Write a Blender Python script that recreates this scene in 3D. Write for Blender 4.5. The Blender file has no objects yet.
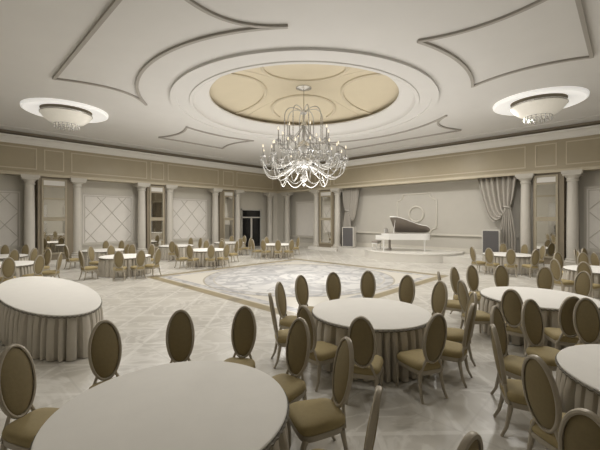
import bpy, bmesh, math, random
from mathutils import Vector, Matrix
random.seed(7)
PI = math.pi
SC = bpy.context.scene
COL = SC.collection

# ------------------------------------------------------------------ camera, world, lights, exposure
cam_d = bpy.data.cameras.new('camera'); cam = bpy.data.objects.new('camera', cam_d); COL.objects.link(cam)
cam_d.sensor_width = 36; cam_d.lens = 345/600*36; cam_d.shift_y = -6/600; cam_d.clip_start = .05
VIEW = math.radians(43.73)
cam.location = (0, 0, 2.3); cam.rotation_euler = (PI/2, 0, VIEW-PI/2)
SC.camera = cam
w = bpy.data.worlds.new('world'); SC.world = w; w.use_nodes = True
w.node_tree.nodes['Background'].inputs[0].default_value = (.9, .92, 1, 1)
w.node_tree.nodes['Background'].inputs[1].default_value = .3
SC.view_settings.view_transform = 'Standard'; SC.view_settings.look = 'None'
SC.view_settings.gamma = 1; SC.view_settings.use_curve_mapping = False
SC.view_settings.exposure = 0.30

CX, CY = 9.80, 9.17            # axis of the dome and the chandelier
WA, WB = 19.8, 21.6            # face of the stage wall (x) and of the left wall (y)
XN, YN = -1.2, -3.3            # the two walls behind the photographer
AR, BR = 20.7, 22.5            # backs of the niches
ZC = 6.55                      # ceiling
ZF = 4.5                       # underside of the frieze
LAMPS = [(3.45, 15.95), (14.95, 2.4)]

def light(name, kind, loc, power, color=(1, .9, .76), size=.1, rot=None, sy=None):
    l = bpy.data.lights.new(name, kind); l.energy = power; l.color = color
    if kind == 'AREA':
        l.size = size
        if sy: l.shape = 'RECTANGLE'; l.size_y = sy
    else: l.shadow_soft_size = size
    o = bpy.data.objects.new(name, l); o.location = loc
    if rot: o.rotation_euler = rot
    COL.objects.link(o); return o
WARM = (1, .97, .93)
# the chandelier's candles
light('chandelier_light', 'POINT', (CX, CY, 2.8), 230, WARM, .6)
for x, y in LAMPS:
    light('ceiling_bowl_light', 'POINT', (x, y, ZC-.26), 60, WARM, .1)
# added spots without fittings under the ceiling, brightening tables and floor
for k in range(12):
    a = k*PI/6+.26
    l = light('added_spot', 'SPOT', (CX+6.9*math.cos(a), CY+8.0*math.sin(a), 6.42), 110 if k in (6, 7, 8) else 360, WARM, .25)
    l.data.spot_size = math.radians(165); l.data.spot_blend = .6
# added area light with no fixture, washing the ceiling from mid-hall
light('ceiling_fill_wash', 'AREA', (CX, CY, 3.2), 205, WARM, 11, (PI, 0, 0), 13)

# ------------------------------------------------------------------ helpers
def link(name, bm, mat=None, parent=None, smooth=False):
    me = bpy.data.meshes.new(name); bm.normal_update(); bm.to_mesh(me); bm.free()
    if mat is not None:
        for m in (mat if isinstance(mat, (list, tuple)) else [mat]): me.materials.append(m)
    if smooth:
        me.polygons.foreach_set('use_smooth', [True]*len(me.polygons))
        me.set_sharp_from_angle(angle=math.radians(42))
    o = bpy.data.objects.new(name, me); COL.objects.link(o)
    if parent: o.parent = parent
    return o
def thing(name, label, cat, loc=(0, 0, 0), rz=0, group=None):
    o = bpy.data.objects.new(name, None); COL.objects.link(o); o.empty_display_size = .2
    o.location = loc; o.rotation_euler = (0, 0, rz); o['label'] = label; o['category'] = cat
    if group: o['group'] = group
    return o
def struct(name, bm, mat, parent=None, smooth=False):
    o = link(name, bm, mat, parent, smooth)
    if not parent: o['kind'] = 'structure'
    return o
def box(bm, x0, x1, y0, y1, z0, z1, mi=0):
    v = [bm.verts.new((x, y, z)) for x in (x0, x1) for y in (y0, y1) for z in (z0, z1)]
    for f in ((0, 1, 3, 2), (4, 6, 7, 5), (0, 4, 5, 1), (2, 3, 7, 6), (0, 2, 6, 4), (1, 5, 7, 3)):
        bm.faces.new([v[i] for i in f]).material_index = mi
def lathe(bm, prof, n=24, c=(0, 0), caps=True):
    rings = []
    for r, z in prof:
        rings.append([bm.verts.new((c[0]+r*math.cos(2*PI*k/n), c[1]+r*math.sin(2*PI*k/n), z)) for k in range(n)])
    for a, b in zip(rings, rings[1:]):
        for k in range(n): bm.faces.new((a[k], a[(k+1) % n], b[(k+1) % n], b[k]))
    if caps:
        if prof[0][0] > 1e-4: bm.faces.new(rings[0][::-1])
        if prof[-1][0] > 1e-4: bm.faces.new(rings[-1])
def tube(bm, pts, rad, n=8, closed=False):
    pts = [Vector(p) for p in pts]; m = len(pts); rings = []
    rad = rad if isinstance(rad, (list, tuple)) else [rad]*m
    ref = None
    for i, p in enumerate(pts):
        t = (pts[(i+1) % m]-pts[i-1]) if closed else (pts[min(i+1, m-1)]-pts[max(i-1, 0)])
        if t.length < 1e-9: t = Vector((0, 0, 1))
        t.normalize()
        if ref is None: ref = Vector((0, 0, 1)) if abs(t.z) < .9 else Vector((1, 0, 0))
        u = (ref-t*ref.dot(t))
        if u.length < 1e-4: u = t.orthogonal()
        u.normalize(); v = t.cross(u); ref = u
        rings.append([bm.verts.new(p+(u*math.cos(2*PI*k/n)+v*math.sin(2*PI*k/n))*rad[i]) for k in range(n)])
    for i in range(m if closed else m-1):
        a, b = rings[i], rings[(i+1) % m]
        for k in range(n): bm.faces.new((a[k], a[(k+1) % n], b[(k+1) % n], b[k]))
    if not closed: bm.faces.new(rings[0][::-1]); bm.faces.new(rings[-1])
def ribbon(bm, pts, w, z0, z1, side=0):
    """flat moulding of width w along a horizontal path, from z1 (ceiling) down to z0"""
    pts = [Vector((p[0], p[1], 0)) for p in pts]; m = len(pts); R = []
    for i, p in enumerate(pts):
        t = (pts[min(i+1, m-1)]-pts[max(i-1, 0)]).normalized(); nn = Vector((-t.y, t.x, 0))
        a, b = p+nn*w*(side-.5), p+nn*w*(side+.5)
        R.append([bm.verts.new((q.x, q.y, z)) for q, z in ((a, z1), (a, z0), (b, z0), (b, z1))])
    for a, b in zip(R, R[1:]):
        for k in range(4): bm.faces.new((a[k], a[(k+1) % 4], b[(k+1) % 4], b[k]))
    bm.faces.new(R[0][::-1]); bm.faces.new(R[-1])
def prism(bm, poly, z0, z1):
    a = [bm.verts.new((x, y, z0)) for x, y in poly]; b = [bm.verts.new((x, y, z1)) for x, y in poly]
    n = len(poly); bm.faces.new(a[::-1]); bm.faces.new(b)
    for k in range(n): bm.faces.new((a[k], a[(k+1) % n], b[(k+1) % n], b[k]))
def loft(bm, layers):
    """closed solid from outlines of equal length"""
    R = [[bm.verts.new(p) for p in L] for L in layers]; n = len(R[0])
    for a, b in zip(R, R[1:]):
        for k in range(n): bm.faces.new((a[k], a[(k+1) % n], b[(k+1) % n], b[k]))
    bm.faces.new(R[0][::-1]); bm.faces.new(R[-1])
BM = bmesh.new

# ------------------------------------------------------------------ materials
def mat(name, col, rough=.6, metal=0, noise=0, nscale=8, emit=None, estr=0, trans=0, bump=0, spec=.5):
    m = bpy.data.materials.new(name); m.use_nodes = True
    nt = m.node_tree; b = nt.nodes['Principled BSDF']
    b.inputs['Base Color'].default_value = (*col, 1); b.inputs['Roughness'].default_value = rough
    b.inputs['Metallic'].default_value = metal; b.inputs['Transmission Weight'].default_value = trans
    b.inputs['Specular IOR Level'].default_value = spec
    if emit: b.inputs['Emission Color'].default_value = (*emit, 1); b.inputs['Emission Strength'].default_value = estr
    if noise or bump:
        tc = nt.nodes.new('ShaderNodeTexCoord'); n = nt.nodes.new('ShaderNodeTexNoise')
        n.inputs['Scale'].default_value = nscale; n.inputs['Detail'].default_value = 4
        nt.links.new(tc.outputs['Object'], n.inputs['Vector'])
        if noise:
            r = nt.nodes.new('ShaderNodeMix'); r.data_type = 'RGBA'
            r.inputs['A'].default_value = (*[c*(1-noise) for c in col], 1); r.inputs['B'].default_value = (*[min(1, c*(1+noise)) for c in col], 1)
            nt.links.new(n.outputs['Fac'], r.inputs['Factor']); nt.links.new(r.outputs['Result'], b.inputs['Base Color'])
        if bump:
            bp = nt.nodes.new('ShaderNodeBump'); bp.inputs['Strength'].default_value = bump; bp.inputs['Distance'].default_value = .01
            nt.links.new(n.outputs['Fac'], bp.inputs['Height']); nt.links.new(bp.outputs['Normal'], b.inputs['Normal'])
    return m
M = dict(
    ceiling=mat('ceiling_plaster', (.66, .645, .62), .75, noise=.03, nscale=1.5),
    ceiltrim=mat('ceiling_moulding_shade', (.37, .345, .31), .6, noise=.04, nscale=2),  # darker than the ceiling: shade on the risers put into the colour
    white=mat('white_plaster', (.74, .72, .68), .6, noise=.03, nscale=2),
    dome=mat('dome_cream_paint', (.62, .545, .40), .6, noise=.04, nscale=2),
    domerib=mat('dome_moulding', (.60, .53, .40), .6, noise=.04),
    gold=mat('frieze_gold_paint', (.39, .335, .235), .36, noise=.06, nscale=2),
    goldlight=mat('frieze_moulding', (.55, .49, .37), .5, noise=.04),
    wall=mat('wall_beige_paint', (.60, .57, .50), .6, noise=.04, nscale=2),
    stagewall=mat('stage_wall_paint', (.50, .475, .42), .6, noise=.04, nscale=2),
    pier=mat('pier_taupe_and_shade', (.24, .20, .14), .55, noise=.05, nscale=2),  # brown of the piers; also painted shade above cornice and in lamp rings
    panel=mat('panel_fabric', (.76, .73, .68), .75, noise=.05, nscale=3),
    lattice=mat('lattice_moulding', (.58, .55, .49), .5, noise=.04),
    stone=mat('column_stone', (.57, .54, .48), .5, noise=.06, nscale=4),
    mirror=mat('mirror_glass', (.78, .77, .74), .03, 1, noise=.01),
    mframe=mat('mirror_frame', (.36, .315, .23), .45, noise=.05),
    fabric=mat('chair_olive_fabric', (.345, .275, .135), .75, noise=.1, nscale=30, bump=.15),
    backfab=mat('chair_brown_fabric', (.25, .2, .105), .75, noise=.1, nscale=30, bump=.15),
    frame=mat('chair_champagne_wood', (.42, .375, .30), .38, .25, noise=.06, nscale=12),
    cloth=mat('table_linen', (.80, .78, .73), .85, noise=.03, nscale=6, bump=.05),
    skirt=mat('skirt_fabric', (.52, .48, .41), .7, noise=.06, nscale=14),
    trim=mat('braid_trim', (.16, .145, .115), .7, noise=.3, nscale=60),
    crystal=mat('crystal', (.66, .65, .63), .08, 0, noise=.01, trans=.55),
    glassarm=mat('milky_glass', (.74, .73, .70), .15, 0, noise=.01, trans=.35),
    candle=mat('candle_sleeve', (.42, .41, .39), .5, noise=.03),
    flame=mat('bulb_glow', (1, .9, .7), .4, emit=(1, .88, .66), estr=.7, noise=.01),
    bowl=mat('bowl_glass', (.80, .77, .70), .3, emit=(1, .94, .82), estr=.12, noise=.05, nscale=9),
    lampring=mat('lamp_ring_added_glow', (.8, .79, .77), .5, emit=(1, .98, .94), estr=.35, noise=.02),  # emission added so the ring looks lit by its bowl lamp
    steel=mat('polished_nickel', (.62, .60, .56), .25, .9, noise=.03),
    piano=mat('piano_white_lacquer', (.80, .79, .76), .22, noise=.02),
    lidin=mat('piano_lid_underside', (.30, .265, .23), .3, noise=.06),
    black=mat('black_lacquer', (.03, .03, .03), .3, noise=.05),
    curtain=mat('curtain_silk', (.50, .47, .42), .35, noise=.06, nscale=5),
    grille=mat('speaker_grille', (.10, .095, .095), .7, noise=.15, nscale=60),
    stage=mat('stage_stone', (.74, .715, .66), .35, noise=.04, nscale=3),
    dark=mat('dark_glass', (.012, .012, .012), .1, noise=.05),
    doorf=mat('door_white_paint', (.55, .53, .48), .5, noise=.03),
)

def floor_material():
    m = bpy.data.materials.new('inlaid_marble_floor'); m.use_nodes = True
    nt = m.node_tree; N = nt.nodes; L = nt.links; b = N['Principled BSDF']
    tc = N.new('ShaderNodeTexCoord'); sep = N.new('ShaderNodeSeparateXYZ'); L.new(tc.outputs['Object'], sep.inputs[0])
    def mth(op, a, c=None, d=None):
        n = N.new('ShaderNodeMath'); n.operation = op
        for i, q in enumerate((a, c, d)):
            if q is None: continue
            if isinstance(q, (int, float)): n.inputs[i].default_value = q
            else: L.new(q, n.inputs[i])
        return n.outputs[0]
    def mixc(f, a, c):
        n = N.new('ShaderNodeMix'); n.data_type = 'RGBA'
        if isinstance(f, (int, float)): n.inputs['Factor'].default_value = f
        else: L.new(f, n.inputs['Factor'])
        for k, q in (('A', a), ('B', c)):
            if isinstance(q, tuple): n.inputs[k].default_value = (*q, 1)
            else: L.new(q, n.inputs[k])
        return n.outputs['Result']
    def noise(scale, detail=5, dist=0, vec=None):
        n = N.new('ShaderNodeTexNoise'); n.inputs['Scale'].default_value = scale; n.inputs['Detail'].default_value = detail
        n.inputs['Distortion'].default_value = dist; L.new(vec or tc.outputs['Object'], n.inputs['Vector']); return n.outputs['Fac']
    def smooth(v, a, c):
        n = N.new('ShaderNodeMapRange'); n.interpolation_type = 'SMOOTHSTEP'
        L.new(v, n.inputs['Value']); n.inputs['From Min'].default_value = a; n.inputs['From Max'].default_value = c; return n.outputs['Result']
    X, Y = sep.outputs[0], sep.outputs[1]
    # pale marble in diagonal slabs with soft veins
    d1 = mth('ADD', X, Y); d2 = mth('SUBTRACT', X, Y)
    def cell(v, s):
        f = mth('FRACT', mth('DIVIDE', v, s)); return mth('ABSOLUTE', mth('SUBTRACT', f, .5))       # .5 at a joint
    joint = mth('MAXIMUM', cell(X, 1.3), cell(Y, 1.3))
    diag = mth('MAXIMUM', cell(d1, 1.3), cell(d2, 1.3))
    vein = mth('ABSOLUTE', mth('SUBTRACT', noise(.9, 7, 2.2), .5))
    veinm = mth('SUBTRACT', 1.0, smooth(vein, 0, .06))
    base = mixc(smooth(noise(.7, 4, .8), .35, .68), (.58, .555, .495), (.46, .435, .385))
    base = mixc(mth('MULTIPLY', veinm, .5), base, (.74, .72, .67))
    base = mixc(mth('MULTIPLY', smooth(diag, .455, .475), .45), base, (.75, .73, .68))
    base = mixc(mth('MULTIPLY', smooth(joint, .485, .495), .35), base, (.42, .40, .35))
    # the inlaid square
    dx = mth('ABSOLUTE', mth('SUBTRACT', X, 9.98)); dy = mth('ABSOLUTE', mth('SUBTRACT', Y, 9.60))
    ch = mth('MAXIMUM', dx, dy); mn = mth('MINIMUM', dx, dy)
    rad = mth('SQRT', mth('ADD', mth('POWER', dx, 2), mth('POWER', dy, 2)))
    def inside(v, r, s=.012): return mth('SUBTRACT', 1.0, smooth(v, r-s, r+s))
    band = mixc(noise(3, 4), (.25, .20, .11), (.34, .28, .165))
    # dark squares set in the gold band
    near3 = mth('LESS_THAN', mth('ABSOLUTE', mth('SUBTRACT', mn, 1.45)), .2)
    band = mixc(mth('MULTIPLY', near3, .5), band, (.13, .11, .075))
    grey = mixc(smooth(noise(1.2, 6, 2.5), .42, .55), (.34, .34, .35), (.55, .545, .54))
    swirl = mixc(smooth(noise(.5, 4, 3.4), .42, .55), (.46, .46, .465), (.66, .655, .64))
    swirl = mixc(mth('MULTIPLY', smooth(mth('ABSOLUTE', mth('SUBTRACT', noise(.4, 3, 2.6), .5)), .04, .015), .5), swirl, (.30, .305, .32))
    cream = (.66, .63, .56)
    col = base
    for v, r, c in ((ch, 4.32, band), (ch, 3.98, (.60, .56, .47)), (ch, 3.9, grey), (ch, 3.62, cream),
                    (rad, 3.72, (.40, .36, .28)), (rad, 3.66, grey), (rad, 3.35, (.52, .49, .42)), (rad, 3.3, swirl), (rad, 1.0, grey), (rad, .8, swirl)):
        k = inside(v, r)
        if v is rad: k = mth('MULTIPLY', k, inside(ch, 3.9))
        col = mixc(k, col, c)
    L.new(col, b.inputs['Base Color']); b.inputs['Roughness'].default_value = .32
    return m
M['floor'] = floor_material()

# ------------------------------------------------------------------ room shell
bm = BM(); box(bm, XN-.3, AR+.3, YN-.3, BR+.3, -.2, 0); struct('floor', bm, M['floor'])

# piers (solid parts between the niches): ranges along each wall
L_PIERS = [(-2.9, -.6), (3.45, 4.75+.25), (8.95, 10.1), (14.2, 15.5), (19.45, AR+.3)]
S_PIERS = [(20.95, BR), (15.65, 17.1), (2.2, 3.4), (YN-.3, -2.2)]
def wall_mesh(along, face, back, lo, hi, piers):
    """niche back, piers and frieze of one wall; along = 'x' or 'y'"""
    bm = BM()
    def bx(a0, a1, d0, d1, z0, z1, mi):
        if along == 'x': box(bm, a0, a1, d0, d1, z0, z1, mi)
        else: box(bm, d0, d1, a0, a1, z0, z1, mi)
    bx(lo, hi, back, back+.3, 0, ZC, 0)
    for a, c in piers: bx(a, c, face+.12, back+.002, 0, ZF+.002, 0 if a > 19 else 1)
    bx(lo, hi, face, back+.001, ZF, ZC, 2)
    return bm
struct('wall_left', wall_mesh('x', WB, BR, XN-.3, AR+.3, L_PIERS), [M['wall'], M['pier'], M['gold']])
struct('wall_stage', wall_mesh('y', WA, AR, YN-.3, BR+.3, S_PIERS), [M['stagewall'], M['pier'], M['gold']])
bm = BM(); box(bm, XN-.3, XN, YN-.3, BR, 0, ZC); struct('wall_near', bm, M['wall'])
bm = BM(); box(bm, XN-.3, AR, YN-.3, YN, 0, ZC); struct('wall_right', bm, M['wall'])

# windows in the two walls behind the photographer, seen in the mirrors
def window(n, along, face, a, w=1.7, z0=.5, z1=3.6):
    def bx(bm, p0, p1, q0, q1, d0, d1):
        if along == 'x': box(bm, p0, p1, face+d0, face+d1, q0, q1)
        else: box(bm, face+d0, face+d1, p0, p1, q0, q1)
    bm = BM()
    for p in (a-w/2, a-.04, a+w/2-.08): bx(bm, p, p+.08, z0, z1, 0, .09)
    for q in (z0, 2.5, z1-.08): bx(bm, a-w/2+.08, a+w/2-.08, q, q+.08, 0, .08)
    o = struct('window_%d' % n, bm, M['doorf'])
    bm = BM(); bx(bm, a-w/2+.05, a+w/2-.05, z0+.05, z1-.05, .005, .03); link('window_glass', bm, M['dark'], o)
    for sgn in (-1, 1):
        bm = BM(); m = 40; rows = []
        for z, k in ((z1+.25, 1), (2.4, .8), (1.6, .42), (.05, .5)):
            rr = []
            for i in range(m+1):
                u = i/m; p = a+sgn*(w/2+.35-u*k*(w/2+.2)); d = face+.16+.05*math.sin(u*2*PI*7)
                rr.append(bm.verts.new((p, d, z) if along == 'x' else (d, p, z)))
            rows.append(rr)
        for p, q in zip(rows, rows[1:]):
            for i in range(m): bm.faces.new((p[i], p[i+1], q[i+1], q[i]))
        c = link('window_curtain', bm, M['cloth'], o, True); c.modifiers.new('thickness', 'SOLIDIFY').thickness = .01
for n, a in enumerate((3, 7, 11, 15, 18.6)): window(n+1, 'x', YN, a)
for n, a in enumerate((4.5, 8.5, 12.5, 16.5, 20)): window(n+6, 'y', XN, a)

# ceiling: rectangle with the round opening of the dome
R2, RL, RU, RD = 4.88, 4.12, 3.56, 3.88
Z2, ZU = 6.505, 6.87
def ceiling():
    bm = BM(); n = 96; angs = [2*PI*k/n for k in range(n)]
    x0, x1, y0, y1 = XN-.3-CX, AR+.3-CX, YN-.3-CY, BR+.3-CY
    angs = sorted(angs+[math.atan2(y, x) % (2*PI) for x in (x0, x1) for y in (y0, y1)]); n = len(angs)
    def rect(a):
        c, s = math.cos(a), math.sin(a); t = 1e9
        if c > 1e-9: t = min(t, x1/c)
        if c < -1e-9: t = min(t, x0/c)
        if s > 1e-9: t = min(t, y1/s)
        if s < -1e-9: t = min(t, y0/s)
        return c*t, s*t
    rows = []
    for r, z in ((None, ZC+.15), (None, ZC), (R2, ZC), (R2, Z2-.03), (R2-.22, Z2-.03), (R2-.22, Z2), (RL+.14, Z2), (RL+.12, Z2-.03), (RL, Z2-.03), (RL, Z2+.03), (RL-.1, Z2+.16), (RU+.12, ZU-.1), (RU, ZU), (RU, ZU+.05), (RD, ZU+.05)):
        rows.append([bm.verts.new((CX+(rect(a)[0] if r is None else r*math.cos(a)), CY+(rect(a)[1] if r is None else r*math.sin(a)), z)) for a in angs])
    for a, b in zip(rows, rows[1:]):
        for k in range(n): bm.faces.new((a[k], a[(k+1) % n], b[(k+1) % n], b[k]))
    return bm
struct('ceiling', ceiling(), M['ceiling'], smooth=True)
ZD, HD = ZU+.05, .36
def domez(r): return ZD+.13+HD*(1-(r/RD)**2)
bm = BM(); lathe(bm, [(RD, ZD), (RD, ZD+.13)]+[(RD*(1-k/12), domez(RD*(1-k/12))) for k in range(1, 12)]+[(1e-5, domez(0))], 96, (CX, CY), False)
struct('ceiling_dome', bm, M['dome'], smooth=True)
# dome mouldings: arcs of circles centred on the rim
bm = BM()
for k in range(4):
    a0 = VIEW+k*PI/2; ce, cr = ((2.15, 1.4), (3.75, 2.25))[k % 2]; c = Vector((math.cos(a0), math.sin(a0)))*ce
    pts = []
    for j in range(-40, 41):
        t = a0+PI+j/40*2.2; q = c+Vector((math.cos(t), math.sin(t)))*cr
        if q.length < RD-.12: pts.append((CX+q.x, CY+q.y, domez(q.length)-.012))
    tube(bm, pts, .07, 6)
for k in range(4):
    a0 = VIEW+PI/4+k*PI/2
    tube(bm, [(CX+r*math.cos(a0), CY+r*math.sin(a0), domez(r)+.01) for r in (1.5, 2, 2.5, 3, RD-.1)], .03, 6)
struct('trim_1', bm, M['domerib'], smooth=True)

# ceiling mouldings: four cushions around the ring
def cushion(bm, L, half_end, mid, ax, sgn):
    """closed outline: straight far end, two concave sides, arc of the ring"""
    r3 = 5.87; pts = []
    a = math.asin(half_end[0]/r3); x0 = r3*math.cos(a)
    def side(s):
        out = []
        for k in range(21):
            t = k/20; x = x0+(L-x0)*t; u = 2*t-1
            he = half_end[0]*(1-t)+half_end[1]*t
            out.append((x, s*(mid+(he-mid)*u*u)))
        return out
    arc = [(r3*math.cos(a*(-1+2*k/30)), r3*math.sin(a*(-1+2*k/30))) for k in range(31)]
    def tr(p):
        x, y = p
        return (CX+sgn*x, CY+y) if ax == 'x' else (CX+y, CY+sgn*x)
    for q, path in enumerate((side(1), side(-1), arc, [(L, -half_end[1]), (L, half_end[1])])):
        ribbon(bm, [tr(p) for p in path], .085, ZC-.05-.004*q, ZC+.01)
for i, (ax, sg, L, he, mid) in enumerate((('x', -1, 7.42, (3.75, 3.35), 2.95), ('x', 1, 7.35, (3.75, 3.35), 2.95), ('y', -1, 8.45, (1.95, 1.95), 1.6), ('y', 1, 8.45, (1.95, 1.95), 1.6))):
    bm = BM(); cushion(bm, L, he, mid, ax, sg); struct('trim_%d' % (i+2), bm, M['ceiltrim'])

# crown cornice round the room
def sweep_rect(prof, name, m):
    """prof: (distance into the room, z) swept along the four walls with mitred corners"""
    bm = BM(); rows = []
    for d, z in prof:
        rows.append([bm.verts.new(p) for p in ((XN+d, YN+d, z), (WA-d, YN+d, z), (WA-d, WB-d, z), (XN+d, WB-d, z))])
    for a, b in zip(rows, rows[1:]):
        for k in range(4): bm.faces.new((a[k], a[(k+1) % 4], b[(k+1) % 4], b[k]))
    struct(name, bm, m)
sweep_rect([(0, 5.98), (.05, 5.99), (.06, 6.04), (.1, 6.07), (.13, 6.12), (.22, 6.2), (.30, 6.24), (.36, 6.25), (.36, 6.33), (.31, 6.335), (.30, 6.30), (.1, 6.28)], 'trim_6', M['white'])
sweep_rect([(.1, 6.29), (.1, 6.40), (.16, 6.44), (.18, 6.545)], 'trim_12', M['pier'])  # dark colour stands in for the unlit cove above the lip
sweep_rect([(.15, 6.54), (1.1, 6.52), (1.16, 6.52), (1.16, 6.56)], 'trim_7', M['ceiling'])
# ledge under the frieze
sweep_rect([(0, 4.47), (.03, 4.47), (.05, 4.52), (.05, 4.6), (.02, 4.63), (0, 4.63)], 'trim_8', M['goldlight'])

# frieze panels
def frame_on(bm, along, face, a0, a1, z0, z1, w=.05, d=.025):
    def bx(p0, p1, q0, q1):
        if along == 'x': box(bm, p0, p1, face-d, face+.01, q0, q1)
        else: box(bm, face-d, face+.01, p0, p1, q0, q1)
    bx(a0, a1, z0, z0+w); bx(a0, a1, z1-w, z1); bx(a0, a0+w, z0+w, z1-w); bx(a1-w, a1, z0+w, z1-w)
bm = BM()
for a, c in ((-.4, 3.4), (3.69, 4.55), (4.87, 8.88), (9.1, 9.95), (10.2, 14.0), (14.4, 15.3), (15.6, 19.3)): frame_on(bm, 'x', WB, a, c, 4.78, 5.85)
struct('trim_9', bm, M['goldlight'])
bm = BM()
for a, c in ((17.3, 21.2), (15.85, 16.95), (3.68, 15.55), (2.45, 3.30), (-2.0, 2.12)): frame_on(bm, 'y', WA, a, c, 4.78, 5.85)
struct('trim_10', bm, M['goldlight'])

# low plinths under the piers
bm = BM()
for a, c in L_PIERS[:-1]: box(bm, a-.75, c+.75, WB-.25, BR, 0, .16)
box(bm, 18.75, AR, WB-.25, BR, 0, .16); box(bm, WA-.25, AR, 20.3, WB-.25, 0, .16)
box(bm, WA-.3, AR, 15.1, 17.8, 0, .2); box(bm, WA-.25, AR, 1.5, 4.05, 0, .16)
struct('baseboard_plinth', bm, M['stage'])
bm = BM()
for a, c in ((-.6, 3.45), (5.0, 8.95), (10.1, 14.2)): box(bm, a, c, BR-.05, BR, 0, .35); box(bm, a, c, BR-.09, BR, .8, .9)
struct('baseboard_left', bm, M['wall'])
bm = BM()
for a, c in ((17.1, 20.95), (-2.2, 2.2)): box(bm, AR-.05, AR, a, c, 0, .35); box(bm, AR-.09, AR, a, c, .8, .9)
struct('baseboard_stage', bm, M['wall'])

# ------------------------------------------------------------------ columns
def column_proto():
    t = thing('column', '', 'column', group='columns of the hall')
    bm = BM(); box(bm, -.33, .33, -.33, .33, .14, .3); lathe(bm, [(.31, .3), (.33, .34), (.31, .39), (.27, .42), (.29, .46), (.25, .5)], 24); link('base', bm, M['stone'], t, True)
    bm = BM(); lathe(bm, [(.23, .5), (.23, 1.6), (.222, 2.6), (.205, 3.9), (.2, 4.02)], 24); link('shaft', bm, M['stone'], t, True)
    bm = BM(); lathe(bm, [(.21, 4.02), (.24, 4.04), (.24, 4.09), (.22, 4.11), (.22, 4.18), (.25, 4.2), (.31, 4.29)], 24); box(bm, -.34, .34, -.34, .34, 4.29, 4.37); box(bm, -.38, .38, -.38, .38, 4.37, 4.5); link('capital', bm, M['stone'], t, True)
    return t
def copy_tree(o, parent=None):
    c = o.copy(); COL.objects.link(c)
    if parent: c.parent = parent
    for ch in list(o.children): copy_tree(ch, c)
    return c
colp = column_proto(); first = True
for x, y, lab in ((3.13, WB+.22, 'stone column by the tall mirror at the far left of the left wall'),
                  (5.2, WB+.22, 'stone column left of the wide lattice panel on the left wall'),
                  (8.65, WB+.22, 'stone column right of the wide lattice panel on the left wall'),
                  (10.43, WB+.22, 'stone column left of the second lattice panel from the left'),
                  (13.89, WB+.22, 'stone column between the second lattice panel and the narrow third mirror'),
                  (15.85, WB+.22, 'stone column just left of the dark glass doors'),
                  (19.14, WB+.22, 'stone column just right of the dark glass doors'),
                  (WA+.22, 20.65, 'stone column right of the far corner under the chandelier'),
                  (WA+.22, 17.39, 'stone column left of the mirror by the stage'),
                  (WA+.22, 15.38, 'stone column at the left edge of the stage opening'),
                  (WA+.22, 3.72, 'stone column at the right edge of the stage beside the big curtain'),
                  (WA+.22, 1.9, 'stone column right of the mirror on the right of the stage')):
    c = colp if first else copy_tree(colp); first = False
    c.location = (x, y, 0); c['label'] = lab

# ------------------------------------------------------------------ tall mirrors on the piers
def pier_mirror(along, face, a0, a1, lab):
    t = thing('pier_mirror', lab, 'mirror', group='tall mirrors on the piers')
    def bx(bm, p0, p1, q0, q1, d0, d1):
        if along == 'x': box(bm, p0, p1, face-d1, face-d0, q0, q1)
        else: box(bm, face-d1, face-d0, p0, p1, q0, q1)
    bm = BM(); w = .09
    bx(bm, a0, a0+w, .45, 4.38, 0, .06); bx(bm, a1-w, a1, .45, 4.38, 0, .06)
    for z in (.45, 2.2, 3.95, 4.29): bx(bm, a0+w, a1-w, z, z+(.2 if z == 2.2 else .09), 0, .06)
    link('frame', bm, M['mframe'], t)
    bm = BM(); bx(bm, a0+w, a1-w, 4.04, 4.29, 0, .03); link('top_panel', bm, M['white'], t)
    for z0, z1 in ((.54, 2.2), (2.4, 3.95)):
        bm = BM(); bx(bm, a0+w, a1-w, z0, z1, 0, .025); link('mirror_pane', bm, M['mirror'], t)
pier_mirror('x', WB+.12, 3.6, 4.7, 'tall mirror on the pier nearest the left edge of the photo')
pier_mirror('x', WB+.12, 9.08, 10.0, 'tall mirror between the two lattice wall panels')
pier_mirror('x', WB+.12, 14.5, 15.4, 'tall narrow mirror left of the dark glass doors')
pier_mirror('y', WA+.12, 15.8, 16.95, 'tall mirror on the pier just left of the stage')
pier_mirror('y', WA+.12, 2.42, 3.34, 'tall mirror on the pier right of the stage')

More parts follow.
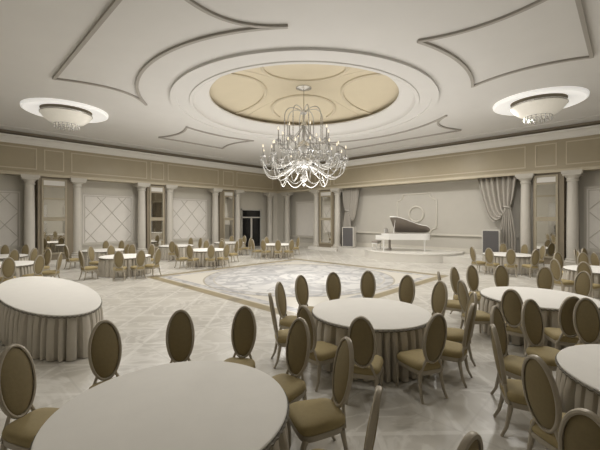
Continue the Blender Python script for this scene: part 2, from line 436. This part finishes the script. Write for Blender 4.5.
# ------------------------------------------------------------------ lattice wall panels in the niches
def lattice_panel(along, back, a0, a1, lab, lattice=True):
    t = thing('wall_panel', lab, 'wall panel', group='framed wall panels in the niches')
    z0, z1 = .75, 3.8
    def P(a, z, d): return (a, back-d, z) if along == 'x' else (back-d, a, z)
    def bx(bm, p0, p1, q0, q1, d0, d1):
        if along == 'x': box(bm, p0, p1, back-d1, back-d0, q0, q1)
        else: box(bm, back-d1, back-d0, p0, p1, q0, q1)
    bm = BM()
    for i, (w, g, d) in enumerate(((.1, 0, .06), (.04, .16, .045))):
        bx(bm, a0+g, a1-g, z0+g, z0+g+w, 0, d); bx(bm, a0+g, a1-g, z1-g-w, z1-g, 0, d)
        bx(bm, a0+g, a0+g+w, z0+g+w, z1-g-w, 0, d); bx(bm, a1-g-w, a1-g, z0+g+w, z1-g-w, 0, d)
    link('frame', bm, M['lattice'], t)
    bm = BM(); bx(bm, a0+.02, a1-.02, z0+.02, z1-.02, 0, .02); link('field', bm, M['panel'], t)
    if lattice:
        bm = BM(); A0, A1, Z0, Z1 = a0+.2, a1-.2, z0+.2, z1-.2
        sx, sz = (A1-A0)/2.2, (Z1-Z0)/2.0
        for sg in (1, -1):
            for k in range(-5, 8):
                # line z = Z0 + sg*(a-A0)*sz/sx + k*sz, clipped
                pts = []
                for j in range(101):
                    a = A0+(A1-A0)*j/100; z = Z0+.3*sz+sg*(a-A0-.25*sx)*sz/sx+k*sz
                    if Z0 <= z <= Z1: pts.append((a, z))
                if len(pts) > 3: tube(bm, [P(*pts[0], .03), P(*pts[-1], .03)], .022, 5)
        link('lattice', bm, M['lattice'], t)
lattice_panel('x', BR, .1, 2.95, 'pale lattice wall panel cut by the left edge of the photo')
lattice_panel('x', BR, 5.55, 8.45, 'wide pale lattice wall panel, second from the left')
lattice_panel('x', BR, 10.75, 13.7, 'pale lattice wall panel, third from the left, nearest the glass doors')
lattice_panel('y', AR, 17.7, 20.3, 'plain framed wall panel between the far corner and the stage', False)
lattice_panel('y', AR, -1.7, 1.55, 'lattice wall panel at the right edge of the photo')

# glass double door in the last niche of the left wall
bm = BM(); D0, D1, y = 16.65, 18.7, BR
for a in (D0, D1-.09): box(bm, a, a+.09, y-.12, y, 0, 3.1)
box(bm, D0, D1, y-.12, y, 3.0, 3.1); box(bm, D0, D1, y-.12, y, 2.38, 2.48); box(bm, (D0+D1)/2-.08, (D0+D1)/2+.08, y-.1, y, 0, 2.4)
dr = struct('door_1', bm, M['doorf'])
for a, c, z0, z1 in ((D0+.09, (D0+D1)/2-.08, .05, 2.38), ((D0+D1)/2+.08, D1-.09, .05, 2.38), (D0+.09, D1-.09, 2.48, 3.0)):
    bm = BM(); box(bm, a, c, y-.05, y-.02, z0, z1); link('door_glass', bm, M['dark'], dr)

# ------------------------------------------------------------------ stage
bm = BM()
poly = [(AR, 15.05), (19.65, 15.05)]+[(17.95+1.7*((yy-9.6)/5.45)**2, yy) for yy in [15.0-10.8*k/30 for k in range(31)]]+[(19.65, 4.15), (AR, 4.15)]
prism(bm, poly, 0, .33); struct('floor_stage', bm, M['stage'])
bm = BM(); lathe(bm, [(2.8, 0), (2.8, .4), (2.83, .41), (2.83, .45), (0.001, .45)], 64, (19.75, 9.5)); struct('floor_stage_round', bm, M['stage'], smooth=True)
bm = BM(); box(bm, AR-.12, AR, 4.15, 15.05, 1.32, 1.42); box(bm, AR-.05, AR, 4.15, 15.05, .3, .62); struct('trim_11', bm, M['wall'])
# back wall medallion
t = thing('wall_medallion', 'white plaster ring in a notched square frame behind the piano', 'wall ornament', (AR, 9.7, 2.6))
bm = BM(); pts = [(-.02, .47*math.cos(a), .47*math.sin(a)) for a in [2*PI*k/48 for k in range(48)]]; tube(bm, pts, .06, 8, True); link('ring', bm, M['wall'], t, True)
bm = BM(); pts = []
H = 1.28; q = .42
for cx_, cy_, a0 in ((H, H, PI), (-H, H, -PI/2), (-H, -H, 0), (H, -H, PI/2)):
    arc = [(cx_+q*math.cos(a0+(PI/2)*(1-k/10)), cy_+q*math.sin(a0+(PI/2)*(1-k/10))) for k in range(11)]
    pts += arc
# even spacing of the long sides keeps the frame slim
tube(bm, [(-.01, p[0], p[1]) for p in pts], .05, 6, True); link('frame', bm, M['wall'], t, True)

# curtains
def curtain(lab, y_in, y_out, mirror):
    """y_in: top inner edge; y_out: by the column"""
    t = thing('stage_curtain', lab, 'curtain', group='stage curtains')
    s = 1 if y_out < y_in else -1; width = abs(y_in-y_out); ky, kz = y_out+s*.42, 2.95; X0 = 20.22
    nu, nv = 72, 26
    bm = BM(); rows = []
    for j in range(nv+1):
        v = j/nv; row = []
        for i in range(nu+1):
            u = i/nu                                        # 0 inner .. 1 outer
            ty = y_in-s*width*u; tz = ZF-.02
            by = (ty*.4+ky*.6)+s*(1-u)*.12; bz = kz-1.05*(1-u)**1.2-.02
            p1 = Vector((ty*.72+ky*.28, kz+.2-.6*(1-u))); p2 = Vector((by, bz-.55*(1-u)))
            p0 = Vector((ty, tz)); p3 = Vector((ky+s*.06*(1-2*u), kz-.12*(1-u)))
            q = p0*(1-v)**3+p1*3*v*(1-v)**2+p2*3*v*v*(1-v)+p3*v**3
            amp = .11*(1-v*.5)
            row.append(bm.verts.new((X0+amp*math.sin(u*2*PI*7)+.02*math.sin(u*31)-.05*v, q.x, q.y)))
        rows.append(row)
    for a, b in zip(rows, rows[1:]):
        for i in range(nu): bm.faces.new((a[i], a[i+1], b[i+1], b[i]))
    o = link('drape', bm, M['curtain'], t, True); sm = o.modifiers.new('thickness', 'SOLIDIFY'); sm.thickness = .012
    bm = BM(); rows = []
    for j in range(15):
        v = j/14; row = []
        for i in range(nu+1):
            u = i/nu; hw = .1+.3*min(1, v*1.6)**.7
            yy = ky+s*hw*(1-2*u)*(1.0 if u > .5 else .9)
            row.append(bm.verts.new((X0-.05+(.03+.05*min(1, v*2))*math.sin(u*2*PI*6)+.012*math.sin(u*23), yy, kz+.03-v*(kz-.36))))
        rows.append(row)
    for a, b in zip(rows, rows[1:]):
        for i in range(nu): bm.faces.new((a[i], a[i+1], b[i+1], b[i]))
    o = link('tail', bm, M['curtain'], t, True); sm = o.modifiers.new('thickness', 'SOLIDIFY'); sm.thickness = .012
    bm = BM(); tube(bm, [(X0-.05+.13*math.cos(a), ky+.17*math.sin(a), kz-.03+.05*math.sin(a)) for a in [2*PI*k/20 for k in range(20)]], .04, 6, True); link('tie_band', bm, M['curtain'], t, True)
curtain('grey silk stage curtain gathered beside the column right of the piano', 6.0, 4.15, False)
curtain('grey silk stage curtain gathered at the left end of the stage', 13.65, 15.05, True)

# loudspeakers
def speaker(x, y, z, rz, lab):
    t = thing('stage_speaker', lab, 'loudspeaker', (x, y, z), rz, 'stage loudspeakers')
    bm = BM(); W, D, H = .43, .26, 1.42
    box(bm, -D, D, -W, W, 0.02, H)
    bmesh.ops.bevel(bm, geom=bm.edges[:], offset=.02, segments=2, affect='EDGES'); link('cabinet', bm, M['doorf'], t)
    bm = BM(); box(bm, -D-.02, -D+.01, -W+.07, W-.07, .1, H-.06); link('grille', bm, M['grille'], t)
    bm = BM()
    for a in (-1, 1):
        for c in (-1, 1): lathe(bm, [(.025, 0), (.03, .03)], 10, (a*(D-.06), c*(W-.06)))
    link('foot', bm, M['black'], t)
speaker(19.75, 14.15, .33, .25, 'white framed loudspeaker with dark grille at the left end of the stage')
speaker(19.75, 5.15, .33, .0, 'white framed loudspeaker with dark grille right of the piano')

# grand piano
def grand_piano():
    rz = math.atan2(8.51-10.34, 19.03-17.7)-.40; d = Vector((math.cos(rz), math.sin(rz))); n = Vector((-d.y, d.x))
    o = Vector((17.78, 10.30))-d*.38+n*.62
    t = thing('grand_piano', 'white grand piano with its lid raised on the round stage', 'piano', (o.x, o.y, .45), rz)
    t.scale = (.93, .93, 1)
    def outline(s=0, x0=.3):
        p = [(x0, -.76+s), (x0+.45, -.76+s)]
        for k in range(1, 17):                                  # bent side
            u = k/16; p.append((x0+.45+(2.15-x0)*u, -.76+s+.80*(.6*u+.4*u*u*(3-2*u))))
        for k in range(1, 14):                                  # tail
            a = -PI/2+PI*k/13; p.append((2.6+(.36-s)*math.cos(a), .40+(.36-s)*math.sin(a)))
        p += [(x0, .76-s)]
        return p
    bm = BM(); prism(bm, outline(), .66, 1.02); link('case', bm, M['piano'], t)
    bm = BM(); prism(bm, outline(.05), 1.021, 1.03); link('soundboard', bm, M['lidin'], t)
    bm = BM(); box(bm, -.08, .3, -.76, -.62, .66, .92); box(bm, -.08, .3, .62, .76, .66, .92); box(bm, -.08, .3, -.62, .62, .62, .72); box(bm, .24, .3, -.62, .62, .72, 1.02); link('key_bed', bm, M['piano'], t)
    bm = BM(); box(bm, -.04, .14, -.61, .61, .72, .745); link('white_keys', bm, M['white'], t)
    bm = BM()
    for k in range(36):
        if k % 7 in (2, 6): continue
        y = -.6+(k+1)*1.2/36; box(bm, .04, .14, y-.008, y+.008, .745, .76)
    link('black_keys', bm, M['black'], t)
    th = math.radians(37); up = []
    for lay, mm, z0, z1 in (('lid', M['piano'], .0, .03), ('lid_lining', M['lidin'], -.004, -.001)):
        bm = BM(); prism(bm, outline(.0 if lay == 'lid' else .02, .72), z0, z1)
        # hinge along y=.76, z=1.04
        for v in bm.verts:
            y, z = v.co.y-.76, v.co.z; v.co.y = .76+y*math.cos(th)+z*math.sin(th); v.co.z = 1.045-y*math.sin(th)+z*math.cos(th)
        link(lay, bm, mm, t)
    bm = BM(); tube(bm, [(1.0, -.6, 1.03), (1.0, .76-1.25*math.cos(th), 1.04+1.25*math.sin(th))], .014, 6); link('lid_prop', bm, M['piano'], t)
    bm = BM(); box(bm, .36, .39, -.4, .4, 1.03, 1.28); link('music_desk', bm, M['piano'], t)
    for s in ((.0, .02, -.28, -.04), (.0, .02, .02, .26)):
        bm = BM(); box(bm, .325, .345, s[2], s[3], 1.05, 1.3); link('sheet_music', bm, M['lidin'], t)
    for x, y in ((.38, -.6), (.38, .6), (2.66, .3)):
        bm = BM(); lathe(bm, [(.05, .0), (.05, .05), (.028, .08), (.045, .3), (.07, .6), (.075, .66)], 14, (x, y)); link('leg', bm, M['piano'], t, True)
    bm = BM(); box(bm, .55, .62, -.14, -.1, .08, .66); box(bm, .55, .62, .1, .14, .08, .66); box(bm, .5, .66, -.2, .2, .04, .12)
    for y in (-.1, 0, .1): box(bm, .34, .5, y-.02, y+.02, .05, .07)
    link('pedal_lyre', bm, M['lidin'], t)
    b = thing('piano_bench', 'small padded piano bench at the keyboard end of the grand piano', 'bench', (o.x-d.x*.32+n.x*.2, o.y-d.y*.32+n.y*.2, .45), rz)
    bm = BM(); loft(bm, [[(x*s, y*s, z) for x, y in ((-.18, -.4), (.18, -.4), (.18, .4), (-.18, .4))] for s, z in ((.97, .42), (1, .44), (1, .5), (.92, .53))]); link('cushion', bm, M['lidin'], b)
    bm = BM(); box(bm, -.17, .17, -.39, .39, .36, .42); link('apron', bm, M['piano'], b)
    for x in (-.14, .14):
        for y in (-.35, .35):
            bm = BM(); lathe(bm, [(.018, 0), (.03, .36)], 10, (x, y)); link('leg', bm, M['piano'], b, True)
grand_piano()

# ------------------------------------------------------------------ chandelier
def chandelier():
    t = thing('chandelier', 'large crystal candle chandelier hanging from the dome', 'chandelier', (CX, CY, domez(0)))
    z0 = -domez(0)
    def Z(z): return z+z0
    def add(name, bm, m, p=t): return link(name, bm, M[m], p, True)
    bm = BM(); lathe(bm, [(.3, 0), (.3, -.03), (.2, -.05), (.06, -.1)], 24); add('ceiling_rose', bm, 'steel')
    bm = BM(); tube(bm, [(0, 0, -.05), (0, 0, Z(6.5))], .018, 8); add('rod', bm, 'steel')
    bm = BM(); lathe(bm, [(.02, Z(6.56)), (.09, Z(6.5)), (.14, Z(6.42)), (.06, Z(6.34)), (.05, Z(6.1)), (.1, Z(6.0)), (.13, Z(5.9)), (.06, Z(5.8)), (.055, Z(5.35)), (.2, Z(5.25)), (.27, Z(5.1)), (.2, Z(4.95)), (.08, Z(4.85)), (.1, Z(4.7)), (.3, Z(4.6)), (.36, Z(4.5)), (.26, Z(4.36)), (.1, Z(4.25)), (.07, Z(4.0)), (.15, Z(3.92)), (.13, Z(3.8)), (.03, Z(3.72)), (.06, Z(3.64)), (.001, Z(3.56))], 20); add('stem', bm, 'crystal')
    def beads(bm, p, q, sag, n, r):
        p, q = Vector(p), Vector(q); pts = []; rad = []
        for k in range(2*n+1):
            u = k/(2*n); c = p.lerp(q, u); c.z -= sag*4*u*(1-u); pts.append(c); rad.append(r if k % 2 == 0 else r*.3)
        tube(bm, pts, rad, 6)
    def chain(*a):
        bm = BM(); beads(bm, *a); add('bead_chain', bm, 'crystal')
    # crown of drooping arms with crystal strings
    for k in range(8):
        a = 2*PI*k/8+.2; c, s = math.cos(a), math.sin(a); pts = []
        for j in range(13):
            u = j/12; r = .06+.70*math.sin(u*PI/2)**1.1; z = 6.46+.34*math.sin(u*PI*.62)-.62*u*u
            pts.append((r*c, r*s, Z(z)))
        bm = BM(); tube(bm, pts, .018, 6); arm = add('crown_arm', bm, 'glassarm')
        bm = BM(); e = pts[-1]; beads(bm, e, (e[0], e[1], e[2]-.95), 0, 16, .028); add('crystal_string', bm, 'crystal', arm)
    def tier(n, off, r, zs, zdip, ze, candle_h, nm):
        ends = []
        for k in range(n):
            a = 2*PI*k/n+off; c, s = math.cos(a), math.sin(a); pts = []
            P = [(.2, zs), (.45*r, zs-.0), (.62*r, zdip), (.98*r, zdip-.05), (r*1.03, ze-.18), (r, ze)]
            # smooth through the control polygon
            for j in range(25):
                u = j/24; m = len(P)-1; b = [math.comb(m, i)*u**i*(1-u)**(m-i) for i in range(m+1)]
                rr = sum(w_*p[0] for w_, p in zip(b, P)); zz = sum(w_*p[1] for w_, p in zip(b, P))
                pts.append((rr*c, rr*s, Z(zz)))
            bm = BM(); tube(bm, pts, .024, 6); arm = add(nm, bm, 'glassarm')
            e = (r*c, r*s); ends.append((r*c, r*s, Z(ze)))
            bm = BM(); lathe(bm, [(.02, Z(ze-.03)), (.09, Z(ze)), (.115, Z(ze+.035)), (.1, Z(ze+.035)), (.03, Z(ze+.015)), (.03, Z(ze+.09)), (.035, Z(ze+.1))], 12, e); add('candle_cup', bm, 'crystal', arm)
            bm = BM(); lathe(bm, [(.02, Z(ze+.09)), (.02, Z(ze+candle_h))], 8, e); add('candle', bm, 'candle', arm)
            bm = BM(); lathe(bm, [(.012, Z(ze+candle_h)), (.026, Z(ze+candle_h+.035)), (.016, Z(ze+candle_h+.08)), (.001, Z(ze+candle_h+.13))], 8, e); add('bulb', bm, 'flame', arm)
            bm = BM()
            for j in range(6):
                b = 2*PI*j/6; px, py = e[0]+.1*math.cos(b), e[1]+.1*math.sin(b)
                lathe(bm, [(.001, Z(ze+.02)), (.014, Z(ze-.03)), (.008, Z(ze-.06)), (.022, Z(ze-.12)), (.001, Z(ze-.18))], 6, (px, py))
            add('pendant', bm, 'crystal', arm)
        return ends
    up = tier(8, .2, 1.0, 5.1, 4.75, 5.3, .42, 'upper_arm')
    mid = tier(10, .3, 1.28, 4.6, 4.15, 4.75, .36, 'middle_arm')
    lo = tier(12, .05, 1.62, 4.35, 3.62, 4.62, .36, 'lower_arm')
    for k in range(12): chain(lo[k], lo[(k+1) % 12], .34, 14, .022)
    for k in range(10): chain(mid[k], mid[(k+1) % 10], .34, 14, .022)
    for k in range(8):
        chain(up[k], up[(k+1) % 8], .3, 16, .024); chain(up[k], (0, 0, Z(6.0)), .25, 24, .02)
    # big swags under the lower tier
    for k in range(8):
        a, b = 2*PI*k/8, 2*PI*(k+1)/8; r = .95; p, q = (r*math.cos(a), r*math.sin(a), Z(3.9)), (r*math.cos(b), r*math.sin(b), Z(3.9))
        pts = []
        for j in range(13):
            u = j/12; c = Vector(p).lerp(Vector(q), u); c.z -= .30*4*u*(1-u); pts.append(c)
        bm = BM(); tube(bm, pts, .018, 6)
        tube(bm, [p, (p[0]*1.0, p[1]*1.0, Z(4.3))], .012, 6); add('swag', bm, 'glassarm')
chandelier()

# ceiling bowl lamps
def bowl_lamp(x, y, lab):
    t = thing('ceiling_lamp', lab, 'ceiling lamp', (x, y, ZC), 0, 'glass bowl ceiling lamps')
    bm = BM(); lathe(bm, [(.86, -.005), (.9, -.03), (1.3, -.075), (1.36, -.11), (1.42, -.08), (1.43, .005)], 48, caps=False); link('ceiling_ring', bm, M['lampring'], t, True)
    bm = BM(); lathe(bm, [(.86, -.02), (.86, -.01), (.1, -.01)], 48, caps=False); link('recess_shade_plate', bm, M['pier'], t, True)  # dark disc painted in for the shaded recess behind the bowl
    bm = BM(); lathe(bm, [(.84, -.13), (.86, -.17), (.84, -.22), (.75, -.34), (.6, -.47), (.4, -.57), (.2, -.62), (.05, -.63)], 40)
    link('glass_bowl', bm, M['bowl'], t, True)
    bm = BM(); lathe(bm, [(.865, -.125), (.885, -.15), (.875, -.185), (.85, -.15)], 40, caps=False); link('rim_band', bm, M['steel'], t, True)
    bm = BM()
    for k in range(4):
        a = k*PI/2; tube(bm, [(.6*math.cos(a), .6*math.sin(a), -.02), (.83*math.cos(a), .83*math.sin(a), -.14)], .012, 6)
    link('hanger', bm, M['steel'], t, True)
    for r, n, z in ((.42, 18, -.58), (.28, 12, -.62), (.13, 7, -.65)):
        bm = BM(); tube(bm, [(r*math.cos(2*PI*k/36), r*math.sin(2*PI*k/36), z+.02) for k in range(36)], .012, 5, True)
        for k in range(n):
            a = 2*PI*k/n; lathe(bm, [(.006, z+.03), (.02, z-.01), (.012, z-.03), (.03, z-.08), (.001, z-.13)], 6, (r*math.cos(a), r*math.sin(a)))
        link('crystal_drops', bm, M['crystal'], t, True)
bowl_lamp(*LAMPS[0], 'glass bowl ceiling lamp in a white ring at the upper left')
bowl_lamp(*LAMPS[1], 'glass bowl ceiling lamp in a white ring at the upper right')

# ------------------------------------------------------------------ tables
def table(x, y, RX, RY, lab, seed, fine=True, group='round banquet tables'):
    rnd = random.Random(seed)
    t = thing('banquet_table', lab, 'table', (x, y, 0), 0, group)
    def P(a, off, z):
        """point of the table's edge moved outwards by off"""
        px, py = RX*math.cos(a), RY*math.sin(a); nx, ny = math.cos(a)/RX, math.sin(a)/RY; q = math.hypot(nx, ny)
        return (px+nx/q*off, py+ny/q*off, z)
    c = 160 if fine else 80; ang = [2*PI*k/c for k in range(c)]
    bm = BM(); loft(bm, [[P(a, o, z) for a in ang] for o, z in ((-.03, .715), (0, .725), (.006, .74), (0, .75), (-.02, .755))]); link('table_top', bm, M['cloth'], t, True)
    # pleated skirt: wide box pleats with sharp returns
    arc = [0]
    for k in range(720): p, q = P(2*PI*k/720, 0, 0), P(2*PI*(k+1)/720, 0, 0); arc.append(arc[-1]+math.dist(p, q))
    def at(u):
        L = u*arc[-1]; lo, hi = 0, 720
        while hi-lo > 1:
            m = (lo+hi)//2
            if arc[m] <= L: lo = m
            else: hi = m
        return 2*PI*(lo+(L-arc[lo])/(arc[hi]-arc[lo]))/720
    n = int(arc[-1]*5.6); w = [rnd.uniform(.6, 1.4) for _ in range(n)]; S = sum(w); prof = []; a = 0
    for k in range(n):
        da = w[k]/S; d = rnd.uniform(.07, .12)
        for u, o in ((0, 0), (.10, .8), (.28, 1.0), (.55, .96), (.70, .75), (.78, .05), (.90, -.25)): prof.append((at(a+da*u), o*d))
        a += da
    bm = BM(); rows = []
    for z, k in ((.725, .35), (.69, .5), (.55, .8), (.3, .95), (.012, 1.05)):
        rows.append([bm.verts.new(P(a, -.06+o*k, z)) for a, o in prof])
    m = len(prof)
    for p, q in zip(rows, rows[1:]):
        for i in range(m): bm.faces.new((p[i], p[(i+1) % m], q[(i+1) % m], q[i]))
    link('skirt', bm, M['skirt'], t, True)
    bm = BM(); tube(bm, [P(a, .008, .715+(.006 if k % 2 else -.006)) for k, a in enumerate(ang)], .014, 5, True)
    link('braid_trim', bm, M['trim'], t)
    return t
GR = 'small round banquet tables'
TABLES = {
 'T1': (1.34, 2.72, .93), 'T3': (5.03, 3.17, .97), 'T4': (8.29, 1.35, 1.0), 'T5': (4.93, -.37, .97),
 'FA': (5.4, 15.3, .97), 'FB': (5.7, 19.0, .97), 'FC': (9.4, 15.5, .97), 'FD': (14.4, 15.7, .97), 'FE': (13.3, 19.2, .97),
 'FF': (1.5, 15.6, .97), 'FG': (1.7, 19.0, .97), 'FH': (9.6, 19.2, .97), 'R1': (17.3, 3.9, .97), 'R2': (14.1, .6, .97), 'R3': (17.4, -.2, .97)}
TNAME = {
 'T1': ('round white-topped table filling the bottom left foreground', 'bottom left foreground table'),
 'T3': ('round white-topped table with pleated skirt in the centre foreground', 'centre foreground table'),
 'T4': ('round white-topped table behind and right of the centre foreground table', 'table at middle right'),
 'T5': ('round white-topped table cut by the right edge in the foreground', 'right edge foreground table'),
 'FA': ('round table in front of the wide lattice panel on the left wall', 'table before the wide lattice panel'),
 'FB': ('round table close against the wide lattice panel, behind another table', 'table against the wide lattice panel'),
 'FC': ('round table before the second mirror, by the corner of the floor inlay', 'table left of the glass doors'),
 'FD': ('round table in the far corner below the chandelier', 'far corner table'),
 'FE': ('round table just in front of the dark glass doors', 'table before the glass doors'),
 'FF': ('round table at the left edge just beyond the long oval table', 'left edge table beyond the oval table'),
 'FG': ('round table at the left edge against the leftmost lattice panel', 'table against the leftmost panel'),
 'FH': ('round table against the left wall between the second and third mirrors', 'table against the second lattice panel'),
 'R1': ('round table in front of the stage curtain at right', 'table before the right curtain'),
 'R2': ('round table at the right edge behind the middle right table', 'right edge table in mid distance'),
 'R3': ('round table at the far right edge near the last column', 'far right table near the column')}
for i, (k, (x, y, R)) in enumerate(TABLES.items()): table(x, y, R, R, TNAME[k][0], i+1, k[0] == 'T')
table(1.58, 9.12, .77, 2.62, 'long oval table with pleated skirt at the left, no chairs around it', 77, True, None)

# ------------------------------------------------------------------ chairs (local +x is the way the sitter faces)
def make_chair():
    t = thing('dining_chair', '', 'chair')
    def out(s, z, dx=0):
        pts = []
        for k in range(28):
            a = 2*PI*k/28; c, sn = math.cos(a), math.sin(a); e = .42
            x = .245*abs(c)**e*(1 if c > 0 else -1); y = .25*abs(sn)**e*(1 if sn > 0 else -1)
            y *= .90+.10*(x/.245); pts.append((x*s+dx, y*s, z))
        return pts
    bm = BM(); loft(bm, [out(.95, .375), out(1, .393), out(1.0, .425), out(.97, .45), out(.88, .468), out(.6, .48), out(.25, .485)]); link('seat', bm, M['fabric'], t, True)
    bm = BM(); loft(bm, [out(.93, .315), out(.97, .33), out(.97, .374)]); link('seat_frame', bm, M['frame'], t, True)
    for s in (-1, 1):
        bm = BM(); tube(bm, [(.19, s*.2, .33), (.215, s*.213, .28), (.205, s*.21, .14), (.2, s*.208, .05), (.215, s*.215, 0)], [.03, .029, .02, .014, .017], 8); link('leg', bm, M['frame'], t, True)
    for s in (-1, 1):
        bm = BM(); tube(bm, [(-.19, s*.165, .34), (-.205, s*.17, .25), (-.235, s*.18, .1), (-.285, s*.19, 0)], [.028, .024, .019, .016], 8); link('leg', bm, M['frame'], t, True)
    th = math.radians(9.5); u = Vector((-math.sin(th), 0, math.cos(th))); nn = Vector((math.cos(th), 0, math.sin(th)))
    c = Vector((-.225, 0, .455))+u*.34; a_, b_ = .176, .34
    bm = BM(); n = 40; rings = []
    for k in range(n):
        a = 2*PI*k/n; e = Vector((0, math.cos(a)*a_, 0))+u*math.sin(a)*b_; o = Vector((0, math.cos(a)/a_, 0))+u*(math.sin(a)/b_); o.normalize()
        ring = []
        for dn, do in ((-.02, -.013), (-.024, 0), (-.017, .012), (0, .016), (.017, .012), (.024, 0), (.02, -.013)): ring.append(bm.verts.new(c+e+nn*dn+o*(do-.015)))
        rings.append(ring)
    for k in range(n):
        p, q = rings[k], rings[(k+1) % n]
        for i in range(7): bm.faces.new((p[i], p[(i+1) % 7], q[(i+1) % 7], q[i]))
    for s in (-1, 1):
        a = -PI/2+s*.62; e = c+Vector((0, math.cos(a)*(a_-.015), 0))+u*math.sin(a)*(b_-.015)
        tube(bm, [(-.21, s*.17, .345), (-.222, s*.145, .40), e], [.022, .018, .016], 8)
    link('back_frame', bm, M['frame'], t, True)
    bm = BM(); n = 32; lay = []
    for k in range(17):
        q = -PI/2+PI*k/16; sc = max(math.cos(q), 0); dn = .034*math.sin(q)
        if sc < 1e-4: lay.append([bm.verts.new(c+nn*dn)])
        else: lay.append([bm.verts.new(c+Vector((0, math.cos(2*PI*m/n)*(a_-.029)*sc, 0))+u*math.sin(2*PI*m/n)*(b_-.029)*sc+nn*dn) for m in range(n)])
    for p, q in zip(lay, lay[1:]):
        for m in range(n):
            if len(p) == 1: bm.faces.new((p[0], q[(m+1) % n], q[m]))
            elif len(q) == 1: bm.faces.new((p[m], p[(m+1) % n], q[0]))
            else: bm.faces.new((p[m], p[(m+1) % n], q[(m+1) % n], q[m]))
    bmesh.ops.recalc_face_normals(bm, faces=bm.faces[:]); link('back_panel', bm, M['backfab'], t, True)
    return t
# table: list of (distance of the chair's back from the table centre, angle)
CHAIRS = {
 'T1': [(1.7, 121), (1.71, 91), (1.71, 61), (1.85, 35), (1.64, 4), (1.62, -25), (1.65, -61), (2.2, -72, 80)],
 'T3': [(1.7, 145), (1.72, 112), (1.87, 83), (1.91, 58), (2.1, 34), (1.81, 7), (1.69, -20), (1.6, 179), (1.71, -151), (1.61, -117), (1.59, -86), (1.65, -55)],
 'T4': [(1.85, 76), (1.96, 54), (1.66, 143), (1.85, 106), (2.0, 32), (2.1, 5), (1.9, -18), (1.64, 177), (1.75, -156)],
 'T5': [(1.72, 81), (1.62, 114), (1.68, 145), (1.95, 26), (1.8, 53), (2.25, 166)],
 'FA': [(1.8, -167), (1.8, 120), (1.8, -117), (1.8, -92), (1.8, -68), (1.8, 32), (1.8, 90), (1.8, 62)],
 'FB': [(1.8, -166), (1.8, -74), (1.8, 71), (1.8, 45)],
 'FC': [(1.8, -173), (1.8, -148), (1.8, -116), (1.8, -91), (1.8, -4), (1.8, 61), (1.8, 33)],
 'FD': [(1.8, -160), (1.8, -131), (1.8, -105), (1.8, -2), (1.8, 71), (1.8, 172)],
 'FE': [(1.8, -139), (1.8, 19), (1.8, -76), (1.8, -103), (1.8, 50)],
 'FF': [(1.8, -91), (1.8, -64), (1.8, 34), (1.8, -35)],
 'FG': [(1.8, -80), (1.8, -57), (1.8, 78), (1.8, 52)],
 'FH': [(1.8, 34), (1.8, 9), (1.8, -124), (1.8, -32)],
 'R1': [(1.8, 146), (1.8, 171), (1.8, -163), (1.8, -135), (1.8, 19), (1.8, -10), (1.8, -37)],
 'R2': [(1.8, 145), (1.8, 170), (1.8, 46), (1.8, 20), (1.8, -6)],
 'R3': [(1.8, 89), (1.8, 115), (1.8, 61), (1.8, 141)]}
fwd = Vector((math.cos(VIEW), math.sin(VIEW))); rgt = Vector((fwd.y, -fwd.x))
ORD = ['first', 'second', 'third', 'fourth', 'fifth', 'sixth', 'seventh', 'eighth', 'ninth']
proto = make_chair(); used = False
for k, lst in CHAIRS.items():
    tx, ty, _ = TABLES[k]; tc = Vector((tx, ty)); made = []
    for r, deg, *turn in lst:
        a = math.radians(deg); d = Vector((math.cos(a), math.sin(a)))
        p = tc+d*r+(Vector((math.cos(math.radians(turn[0])), math.sin(math.radians(turn[0])))) if turn else -d)*.335
        ch = proto if not used else copy_tree(proto); used = True
        ch.location = (p.x, p.y, 0); ch.rotation_euler = (0, 0, math.radians(turn[0]) if turn else a+PI+random.uniform(-.06, .06))
        ch['group'] = 'oval-backed chairs at the '+TNAME[k][1]
        q = tc+d*r; made.append((q.dot(fwd) < tc.dot(fwd), q.dot(rgt)/q.dot(fwd), ch))
    for near in (True, False):
        row = sorted([m for m in made if m[0] == near], key=lambda m: m[1])
        for i, m in enumerate(row):
            side = 'near' if near else 'far'
            if len(row) == 1: s = 'only oval-backed chair on the %s side of %s' % (side, TNAME[k][1])
            else: s = '%s oval chair from left, %s side of %s' % (ORD[i], side, TNAME[k][1])
            m[2]['label'] = s
